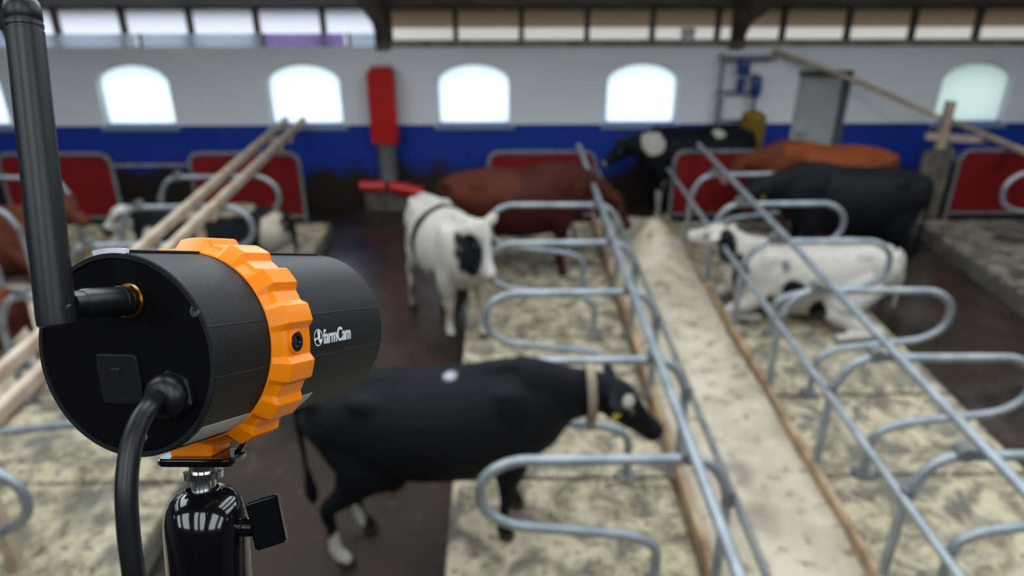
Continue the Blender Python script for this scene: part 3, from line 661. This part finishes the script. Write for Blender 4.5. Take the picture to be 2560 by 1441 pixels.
cow('rust-brown cow standing behind the big black cow on the right', (3.95, 8.76, 0), R(179), (.98, .0, 1.24), (1.32, .02, .98), RED,
    [((-.2, 0, 1.38), (.9, .4, .2), (.21, .050, .014)), ((1.3, .02, .98), (.08, .1, .08), (.35, .2, .16))], tags=(1,), front_up=.2, scale=.95)
cow('black cow with a white shoulder standing across the far end of the rows', (2.62, 9.98, 0), R(181), (.98, .05, 1.16), (1.32, .12, .90), BLACK,
    [((.62, .12, 1.22), (.17, .3, .18), S), ((-.33, .2, 1.38), (.09, .12, .08), S), ((1.34, .12, .90), (.09, .09, .07), (.42, .42, .40)), ((.46, .15, .25), (.10, .12, .30), S), ((.3, .2, .62), (.16, .2, .12), (.38, .33, .26)), ((-.70, .15, .2), (.1, .1, .25), (.3, .28, .25))], scale=.93)
cow('black and white cow lying under the pair of tan rails on the left', (-3.22, 7.74, BZ), R(178), (.88, .0, .72), (1.16, .06, .52), BLACK,
    [((.95, .0, .66), (.22, .16, .2), S), ((-.76, .1, .50), (.14, .3, .3), (.40, .36, .28)), ((.55, .1, .45), (.13, .3, .22), S), ((-.1, .1, .80), (.5, .3, .08), (.25, .22, .16))], lying=True)
cow('brown cow lying at the left edge behind the antenna', (-5.72, 7.74, BZ), R(2), (.9, .0, .80), (1.2, -.04, .62), (.10, .030, .014),
    [((.95, .0, .74), (.1, .2, .1), (.16, .07, .035))], lying=True)
cow('dark red cow lying in the left strip stalls beside the rear of the camera', (-5.0, 5.71, BZ), R(180), (.9, .0, .78), (1.2, .04, .6), DRED, [((-.6, 0, .6), (.3, .4, .3), (.13, .03, .016))], lying=True)

# ------------------------------------------------------------------ camera unit on its ball head (close to the viewer)
CM = Matrix.Translation((0, 0, CAM_H)) @ cam.rotation_euler.to_matrix().to_4x4()
def C2W(v): return CM @ Vector((v[0], -v[1], -v[2]))          # right, down, forward -> barn
def PX(px, py, z): return C2W(((px-1280)/FPX*z, (py-720.5)/FPX*z, z))
O = C2W((-0.1488995, 0.02630192, 0.28505))
def dirw(v): return (CM.to_3x3() @ Vector((v[0], -v[1], -v[2]))).normalized()
AX = dirw((0.29824236, -0.03243268, 0.953939)); NR = dirw((0.23949285, -0.13640721, 0.96126804))
UP = dirw((0, -1, 0)); UP = (UP - AX*UP.dot(AX)).normalized(); RT = AX.cross(UP).normalized()
def cyl(s, r, ph): ph = R(ph); return O + AX*s + (UP*math.cos(ph) + RT*math.sin(ph))*r
def rear_s(r, ph): p = cyl(0, r, ph); return (O-p).dot(NR)/AX.dot(NR)
def face(u, w_, off=0.0):                                         # a point on the rear face, off metres proud of it
    p = O + UP*u + RT*w_; return p + AX*((O-p).dot(NR)/AX.dot(NR)) - AX*off
RB = .040
M['shell'] = mat('black_speckled_paint', (.009, .010, .011), .50, .0, (.055, .058, .061), 2600, 2, .60, .72, spec=.22, bump=.12, bscale=1800)
M['cap'] = mat('matt_black_plastic', (.0035, .0035, .004), .65, spec=.05, bump=.04, bscale=900)
M['rubber'] = mat('black_rubber', (.006, .008, .010), .36, spec=.38)
M['flap'] = mat('black_rubber_flap', (.006, .0065, .008), .5, spec=.2)
M['screw_dark'] = mat('dull_screw_steel', (.16, .16, .16), .4, 1.0)
M['orange'] = mat('orange_plastic', (.98, .245, .003), .32, 0, (1.0, .265, .004), 40, spec=.3)
M['gold'] = mat('gold_plate', (.50, .26, .07), .25, 1.0)
M['chrome'] = mat('bright_steel', (.72, .72, .73), .16, 1.0)
M['gloss_black'] = mat('gloss_black_paint', (.004, .004, .005), .12, coat=.6)
M['print'] = mat('white_print', (.86, .91, .94), .6)
M['label'] = mat('pale_label', (.50, .48, .46), .45)
M['tab'] = mat('pale_lilac_tab', (.85, .85, .98), .4)
u_ = root('surveillance_camera', O, label='black cylindrical farm camera with an orange grip ring, antenna and cable', cat='camera')
# housing: tube with fine seams, cut slightly aslant at the rear
NPH = 180; phs = []
for k in range(NPH): phs.append(k*2.0)
for c in (72.7, 100.8, 259.2, 287.3):
    phs = [p for p in phs if abs(p-c) > 1.2] + [c-.55, c-.3, c+.3, c+.55]
phs.sort(); n = len(phs)
def shell_r(p):
    return RB + (.00016 if any(abs(p-c) < .4 for c in (72.7, 100.8, 259.2, 287.3)) else 0)
h = MB(); rows = []
for (kind, ds, rr) in (('r', .0012, RB-.0022), ('r', 0, RB-.0022), ('r', 0, RB-.0005), ('r', .0005, None), ('f', .1346, None), ('f', .1351, RB-.0006), ('f', .1351, RB-.004), ('f', .125, RB-.004)):
    vs = []
    for p in phs:
        r = shell_r(p) if rr is None else rr
        vs.append(cyl((rear_s(r, p) + ds) if kind == 'r' else ds, r, p))
    rows.append(vs)
h.add([v for r_ in rows for v in r_], [(i*n+k, i*n+(k+1) % n, (i+1)*n+(k+1) % n, (i+1)*n+k) for i in range(len(rows)-1) for k in range(n)])
hs = h.build('housing', M['shell'], u_, smooth=True, sharp=25)
c_ = MB(); n2 = 96
ringp = [[cyl(rear_s(r, p*360/n2) + o_, r, p*360/n2) for p in range(n2)] for (r, o_) in ((RB-.0022, .0016), (RB-.0026, .0008), (RB-.0040, .0006))]
c_.add([v for r_ in ringp for v in r_], [(i*n2+k, i*n2+(k+1) % n2, (i+1)*n2+(k+1) % n2, (i+1)*n2+k) for i in range(2) for k in range(n2)] + [list(range(2*n2, 3*n2))])
cap = c_.build('rear_cover', M['cap'], u_, smooth=True)
fg = MB(); fg.add([cyl(.126, RB-.004, k*360/64) for k in range(64)], [list(range(64))]); fg.build('front_glass', M['gloss_black'], u_)
def patch(p0, p1, s0, s1, r, m, name, parent, th=.0004, rear=False, k=12):
    b = MB(); vs = []
    for rr in (r, r+th):
        for i in range(k+1):
            p = p0 + (p1-p0)*i/k
            a = rear_s(rr, p) + s0 if rear else s0
            vs += [cyl(a, rr, p), cyl(s1 if not (rear and s1 < .01) else rear_s(rr, p)+s1, rr, p)]
    q = 2*(k+1); fs = []
    for i in range(k):
        fs += [(2*i, 2*i+1, 2*i+3, 2*i+2), (q+2*i, q+2*i+2, q+2*i+3, q+2*i+1), (2*i, 2*i+2, q+2*i+2, q+2*i), (2*i+1, q+2*i+1, q+2*i+3, 2*i+3)]
    fs += [(0, q, q+1, 1), (2*k, 2*k+1, q+2*k+1, q+2*k)]
    b.add(vs, fs); return b.build(name, m, parent)
rib = patch(-13, 8, .0022, .0361, RB-.0003, M['shell'], 'top_rail', u_, .0014, rear=True)
patch(-13, 8, .0615, .128, RB-.0003, M['shell'], 'top_rail', u_, .0014)
patch(-13, 8, .0002, .0021, RB-.0006, M['tab'], 'end_tab', u_, .0022, rear=True)
patch(133, 150, .0075, .0365, RB-.0002, M['label'], 'label', u_, .0004)
patch(131, 150, .0612, .0820, RB-.0002, M['label'], 'label', u_, .0004)
# orange ring with flat-topped grips
crest = [3, 26.5, 49.7, 72.6, 103.6, 127, 150, 210, 233, 256.4, 287.4, 310.5, 330]
nodes = []
VAL, TOP = .0443, .0470
cc = sorted(set([c % 360 for c in crest if c < 360]))
for c in cc:
    a, b2 = (14.0 if c == 3 else 5.0), 4.8
    nodes += [(c-a-3.3, VAL), (c-a, TOP), (c+b2, TOP), (c+b2+3.3, VAL)]
nodes = sorted([(p % 360, r) for p, r in nodes])
ph2 = []
for i, (p, r) in enumerate(nodes):
    q, r2 = nodes[(i+1) % len(nodes)]; q2 = q if q > p else q+360
    st = max(1, int((q2-p)/2.5))
    if abs(r-r2) > 1e-6: st = 1
    for k in range(st): ph2.append((p+(q2-p)*k/st, r+(r2-r)*k/st))
n = len(ph2); rg = MB(); rows = []
PR = [(.0362, lambda r: RB-.0001), (.0362, lambda r: RB+.0008), (.0402, lambda r: r-.0016), (.0418, lambda r: r), (.0590, lambda r: r), (.0606, lambda r: r-.0014), (.0612, lambda r: RB+.0010), (.0612, lambda r: RB-.0001)]
for (s_, fr) in PR: rows += [cyl(s_, fr(r), p) for p, r in ph2]
m_ = len(PR); rg.add(rows, [(i*n+k, i*n+(k+1) % n, ((i+1) % m_)*n+(k+1) % n, ((i+1) % m_)*n+k) for i in range(m_) for k in range(n)])
ring = rg.build('grip_ring', M['orange'], u_, smooth=True, sharp=12)
bv = ring.modifiers.new('soft', 'BEVEL'); bv.width = .0005; bv.segments = 2; bv.limit_method = 'ANGLE'; bv.angle_limit = R(14); bv.harden_normals = True
blk = MB()
D_ = lambda s_, w_, d: O + AX*s_ + RT*w_ - UP*d
bq = [(.0372, -.0135), (.0418, .0050), (.0600, .0005), (.0560, -.0180)]
blk.add([D_(s_, w_, d) for d in (RB-.003, .0488) for (s_, w_) in bq], [(0,1,2,3),(7,6,5,4),(0,4,5,1),(1,5,6,2),(2,6,7,3),(3,7,4,0)])
blk.build('mount_block', M['orange'], ring, bevel=.0006)
so = cyl(.0478, .0443, 87.6); sn = (UP*math.cos(R(86.9)) + RT*math.sin(R(86.9)))
sc = MB().lathe(so, sn, [(0, .0044), (.0007, .0044), (.0009, .0041), (.0009, .0025), (.0001, .0024)], 28).build('ring_screw', M['gloss_black'], ring, smooth=True, sharp=20)
MB().lathe(so, sn, [(.0, .0050), (.0007, .0050), (.0009, .0048), (.0009, .00445), (0, .00445)], 28).build('screw_collar', M['orange'], ring, smooth=True)
# wording and emblem printed on the side
fc = bpy.data.curves.new('lettering', 'FONT'); fc.body = 'farmCam'; fc.size = 1.0; fc.offset = .016; fc.space_character = .93; fc.resolution_u = 5
fo = bpy.data.objects.new('tmp_text', fc); COL.objects.link(fo)
tm = bpy.data.meshes.new_from_object(fo.evaluated_get(bpy.context.evaluated_depsgraph_get())); bpy.data.objects.remove(fo)
bm = bmesh.new(); bm.from_mesh(tm)
for dx in (-.020, .020):                       # heavier strokes
    g_ = bmesh.ops.duplicate(bm, geom=[f_ for f_ in bm.faces if f_.index < len(tm.polygons)] + [e for e in bm.edges if e.index < len(tm.edges)] + [v for v in bm.verts if v.index < len(tm.vertices)])
    for v in g_['geom']:
        if isinstance(v, bmesh.types.BMVert): v.co.x += dx; v.co.z += dx*.0
bmesh.ops.triangulate(bm, faces=bm.faces); bmesh.ops.subdivide_edges(bm, edges=bm.edges, cuts=1); 
xs_ = [v.co.x for v in bm.verts]; x0_, x1_ = min(xs_), max(xs_)
PS0, PS1, PHC, KH = .0762, .1015, 93.0, .0094
for v in bm.verts:
    s_ = PS0 + (v.co.x-x0_)/(x1_-x0_)*(PS1-PS0); arc = v.co.y*KH
    v.co = cyl(s_, RB+.00020, PHC - math.degrees(arc/RB)) - O
bm.to_mesh(tm); bm.free(); tm.materials.clear(); tm.materials.append(M['print'])
lt = bpy.data.objects.new('lettering', tm); link(lt, hs); lt['_o'] = tuple(O)
em = MB(); es, ep, er = .0722, 88.4, .0039
def E_(x, y): return cyl(es + x*er*.92, RB+.00018, ep - math.degrees(y*er/RB))
k = 40
em.add([E_(q*math.cos(2*math.pi*i/k), q*math.sin(2*math.pi*i/k)) for q in (1.0, .88) for i in range(k)], [(i, (i+1) % k, k+(i+1) % k, k+i) for i in range(k)])
for poly in ([(-.15, .72), (.22, .82), (.42, .74), (.42, .2), (-.12, .2)], [(-.12, .2), (.42, .2), (.42, -.2), (.05, -.3), (-.15, -.02)], [(.05, -.3), (.42, -.2), (.85, -.3), (.80, -.55), (.5, -.70), (.2, -.62)], [(-.92, -.12), (-.5, .02), (-.22, 0), (-.15, -.2), (-.5, -.2), (-.72, -.38), (-.86, -.34)]):
    em.add([E_(x, y) for x, y in poly], [list(range(len(poly)))])
em.build('emblem', M['print'], hs, fix=False)
# things on the rear face
fl = MB(); cu, cw, hu, hw, rr_ = -.0090, -.0024, .0098, .0094, .0016; ol = []
for (a0, sx, sy) in ((0, 1, 1), (90, -1, 1), (180, -1, -1), (270, 1, -1)):
    for i in range(6):
        a = R(a0 + 90*i/5); ol.append((cw + sx*(hw-rr_) + rr_*math.cos(a) - .0011*((sy < 0) and -1 or 1)*.6, cu + sy*(hu-rr_) + rr_*math.sin(a)))
k = len(ol); fl.add([face(y, x, o_) for o_ in (-.0008, .0007) for x, y in ol] + [face(cu+(y-cu)*.95, cw+(x-cw)*.95, .0011) for x, y in ol], [(i, (i+1) % k, k+(i+1) % k, k+i) for i in range(k)] + [(k+i, k+(i+1) % k, 2*k+(i+1) % k, 2*k+i) for i in range(k)] + [list(range(2*k, 3*k))])
flap = fl.build('rubber_flap', M['flap'], cap, smooth=True, sharp=30)
lp = [(-.0046, .0045), (-.0002, .0045), (-.0002, .0003), (.0007, -.0005), (.0011, -.0050), (-.0036, -.0050), (-.0046, -.001)]
k = len(lp); g = MB(); gx, gy = cw+.0016, cu
inn = [(x*.86-.0002, y*.90) for x, y in lp]
g.add([face(gy+y, gx+x, .00112) for x, y in lp] + [face(gy+y, gx+x, .0016) for x, y in inn], [(i, (i+1) % k, k+(i+1) % k, k+i) for i in range(k)] + [list(range(k, 2*k))])
g.build('flap_latch', M['flap'], cap)
for (a, b2) in ((.0175, .0330), (-.0319, .0044), (.0175, -.0325)):
    MB().lathe(face(a, b2, -.0012), -AX, [(0, .0023), (.0010, .0023), (.0012, .0019), (.0012, .0010), (.0006, .0009)], 18).build('cover_screw', M['screw_dark'], cap, smooth=True, sharp=25)
g0 = face(-.0143, .0205, -.001)
MB().lathe(g0, -AX, [(0, .0098), (.0024, .0098), (.0028, .0092)], 6).build('gland_nut', M['rubber'], cap, bevel=.0003)
MB().lathe(g0, -AX, [(.0024, .0080), (.0034, .0086), (.0055, .0087), (.0075, .0078), (.0090, .0062), (.0096, .0043), (.0096, .001)], 36).build('gland', M['rubber'], cap, smooth=True, sharp=50)
cp = [g0 - AX*.004, g0 - AX*.0098 - UP*.0003, PX(371, 1022, .2655), PX(349, 1056, .2610), PX(331, 1106, .2570), PX(320, 1165, .2540), PX(316, 1240, .2520), PX(322, 1340, .2520), PX(335, 1441, .2530), PX(350, 1540, .2560)]
q, _a, _b = smooth_path(cp, [1]*len(cp), [1]*len(cp), 8); low = cp[-1]; dl = (cp[-1]-cp[-2]).normalized()
q += fillet([low + dl*.01, low + dl*.06, Vector((low.x + dl.x*.08, low.y + dl.y*.08, 3.0)), Vector((low.x + .02, low.y+.03, .10)), Vector((low.x-.02, low.y-.10, .006)), Vector((low.x-.25, low.y-1.0, .006))], .06, 6)
MB().tube(q, .0037, 16).build('cable', M['rubber'], u_, smooth=True, sharp=60)
gd = face(.0216, .0056, -.001)
MB().lathe(gd, -AX, [(0, .0066), (.0016, .0066), (.0018, .0060), (.0040, .0060)], 28).build('antenna_socket', M['gold'], cap, smooth=True, sharp=30)
at = MB().lathe(gd, -AX, [(.0036, .0057), (.0066, .0057), (.0068, .0055), (.0190, .0053), (.0215, .0052), (.0235, .0048), (.0240, .003)], 32).build('antenna_joint', M['rubber'], u_, smooth=True, sharp=30)
ZA = .2500
b0, b1 = PX(143, 816, ZA+.001), PX(53, -8, ZA-.001); ad = (b1-b0); al = ad.length
prof = [(0, .0052), (.0006, .0060), (.003, .00612), (al*.25, .0061), (al*.895, .0058), (al*.898, .0055), (al*.905, .0055), (al*.908, .0058), (al*.918, .0058), (al*.921, .0055), (al*.928, .0055), (al*.931, .00575), (al*.965, .0056), (al*.985, .0050), (al*.996, .0036), (al*1.0, .001)]
rod = MB().lathe(b0, ad, prof, 36).build('antenna_rod', M['rubber'], u_, smooth=True, sharp=40)
jn = PX(150, 765, ZA)
MB().tube([jn + AX*.004 - RT*.001, gd - AX*.022], .0046, 16).build('antenna_hinge', M['rubber'], u_, smooth=True)
MB().lathe(PX(172, 767, ZA-.0052), dirw((-.1, 0, -1)), [(0, .0007), (.0008, .0006)], 12).build('hinge_pin', M['rubber'], rod, smooth=True)

# ball head and mast under the camera
PL0, PL1 = .0489, .0524
t_ = root('ball_head_mount', Vector((0, 0, 0)), label='glossy black ball head with a wing screw holding the farm camera', cat='mount')
A_, B_ = (.031, -.0165), (.0395, .0165); e1 = (B_[0]-A_[0], B_[1]-A_[1]); e2 = (e1[1]*.62, -e1[0]*.62)
cs = [A_, B_, (B_[0]+e2[0], B_[1]+e2[1]), (A_[0]+e2[0], A_[1]+e2[1])]
pl = MB(); cr_ = []
for i in range(4):
    p, a, b2 = Vector(cs[i]), Vector(cs[i-1]), Vector(cs[(i+1) % 4]); r_ = .005
    p0 = p + (a-p).normalized()*r_; p1 = p + (b2-p).normalized()*r_
    for k in range(6): t = k/5; cr_.append(p0*(1-t)**2 + p*2*t*(1-t) + p1*t*t)
k = len(cr_); pl.add([D_(c[0], c[1], d) for d in (PL0, PL1) for c in cr_], [list(range(k)), list(range(2*k-1, k-1, -1))] + [(i, i+k, (i+1) % k+k, (i+1) % k) for i in range(k)])
pl.build('top_plate', M['gloss_black'], t_, bevel=.0009, smooth=True)
lip = MB(); c2, c3 = cs[2], cs[1]
lip.tube([D_(c2[0]-.010, c2[1]+.001, PL0-.0004), D_(c2[0]-.001, c2[1]-.003, PL0-.0020)], .0017, 12); lip.build('plate_lip', M['gloss_black'], t_, smooth=True)
SS, SWW = .0432, -.0008; st0 = D_(SS, SWW, PL1)
MB().lathe(st0, -UP, [(0, .0061), (.0032, .0061), (.0033, .0084), (.0062, .0084), (.0063, .0053), (.0130, .0053), (.0160, .0066)], 36).build('stem', M['chrome'], t_, smooth=True, sharp=25)
BD = (-UP + RT*.06).normalized(); bt = D_(SS, SWW, PL1+.0105)
MB().ball(bt + BD*.0145, .0100, .0100, .0100, 24).build('ball', M['chrome'], t_, smooth=True)
bodyp = [(.0028, .0062), (.0006, .0078), (.0000, .0090), (.0010, .0112), (.0036, .0140), (.0075, .0162), (.0120, .0174), (.0165, .0178), (.0210, .0178), (.0300, .0177), (.0420, .0175), (.0540, .0173), (.0545, .0150), (.0560, .0150)]
bd = MB().lathe(bt + BD*.0010, BD, bodyp, 48).build('body', M['gloss_black'], t_, smooth=True, sharp=35)
sl = MB(); vd = (Vector((0, 0, CAM_H)) - bt).normalized(); fr_ = (vd - BD*vd.dot(BD)).normalized()
for (d, r), (d2, r2) in zip(bodyp[2:9], bodyp[3:10]):
    p, p2 = bt + BD*(d+.001) + fr_*r*1.002, bt + BD*(d2+.001) + fr_*r2*1.002; sd = BD.cross(fr_)*.00025
    sl.add([p-sd, p+sd, p2+sd, p2-sd, p-sd+fr_*.00012, p+sd+fr_*.00012, p2+sd+fr_*.00012, p2-sd+fr_*.00012], [(4,5,6,7), (0,1,5,4), (2,3,7,6), (1,2,6,5), (3,0,4,7)])
sl.build('seam', M['cap'], bd)
kz = (bt - Vector((0, 0, CAM_H))).dot(dirw((0, 0, 1))) - .004
k0, k1 = PX(560, 1318, kz+.004), PX(640, 1318, kz)
MB().tube([k0, k1], .0042, 16).build('knob_shaft', M['gloss_black'], t_, smooth=True)
kc = PX(668, 1305, kz-.001); kx = (PX(707, 1292, kz) - PX(628, 1317, kz))/2*.98; ky = (PX(690, 1368, kz) - PX(664, 1243, kz))/2; kn = kx.cross(ky).normalized()*.0021
ky = ky*.95
MB().obox(kc, kx, ky, kn).build('wing_knob', M['gloss_black'], t_, bevel=.0008, smooth=True)
be = bt + BD*.055
mp = [be, be + BD*.03, Vector((be.x+.005, be.y+.055, be.z-.10)), Vector((be.x+.005, be.y+.06, be.z-.25)), Vector((be.x+.005, be.y+.06, 1.6)), Vector((be.x+.005, be.y+.06, .02))]
MB().tube(fillet(mp, .05, 5), .0135, 16).build('mast', M['gloss_black'], t_, smooth=True)
MB().lathe((be.x+.005, be.y+.06, 0), (0, 0, 1), [(0, .16), (.012, .16), (.02, .15), (.03, .03), (.06, .02)], 40).build('foot', M['gloss_black'], t_, smooth=True, sharp=30)
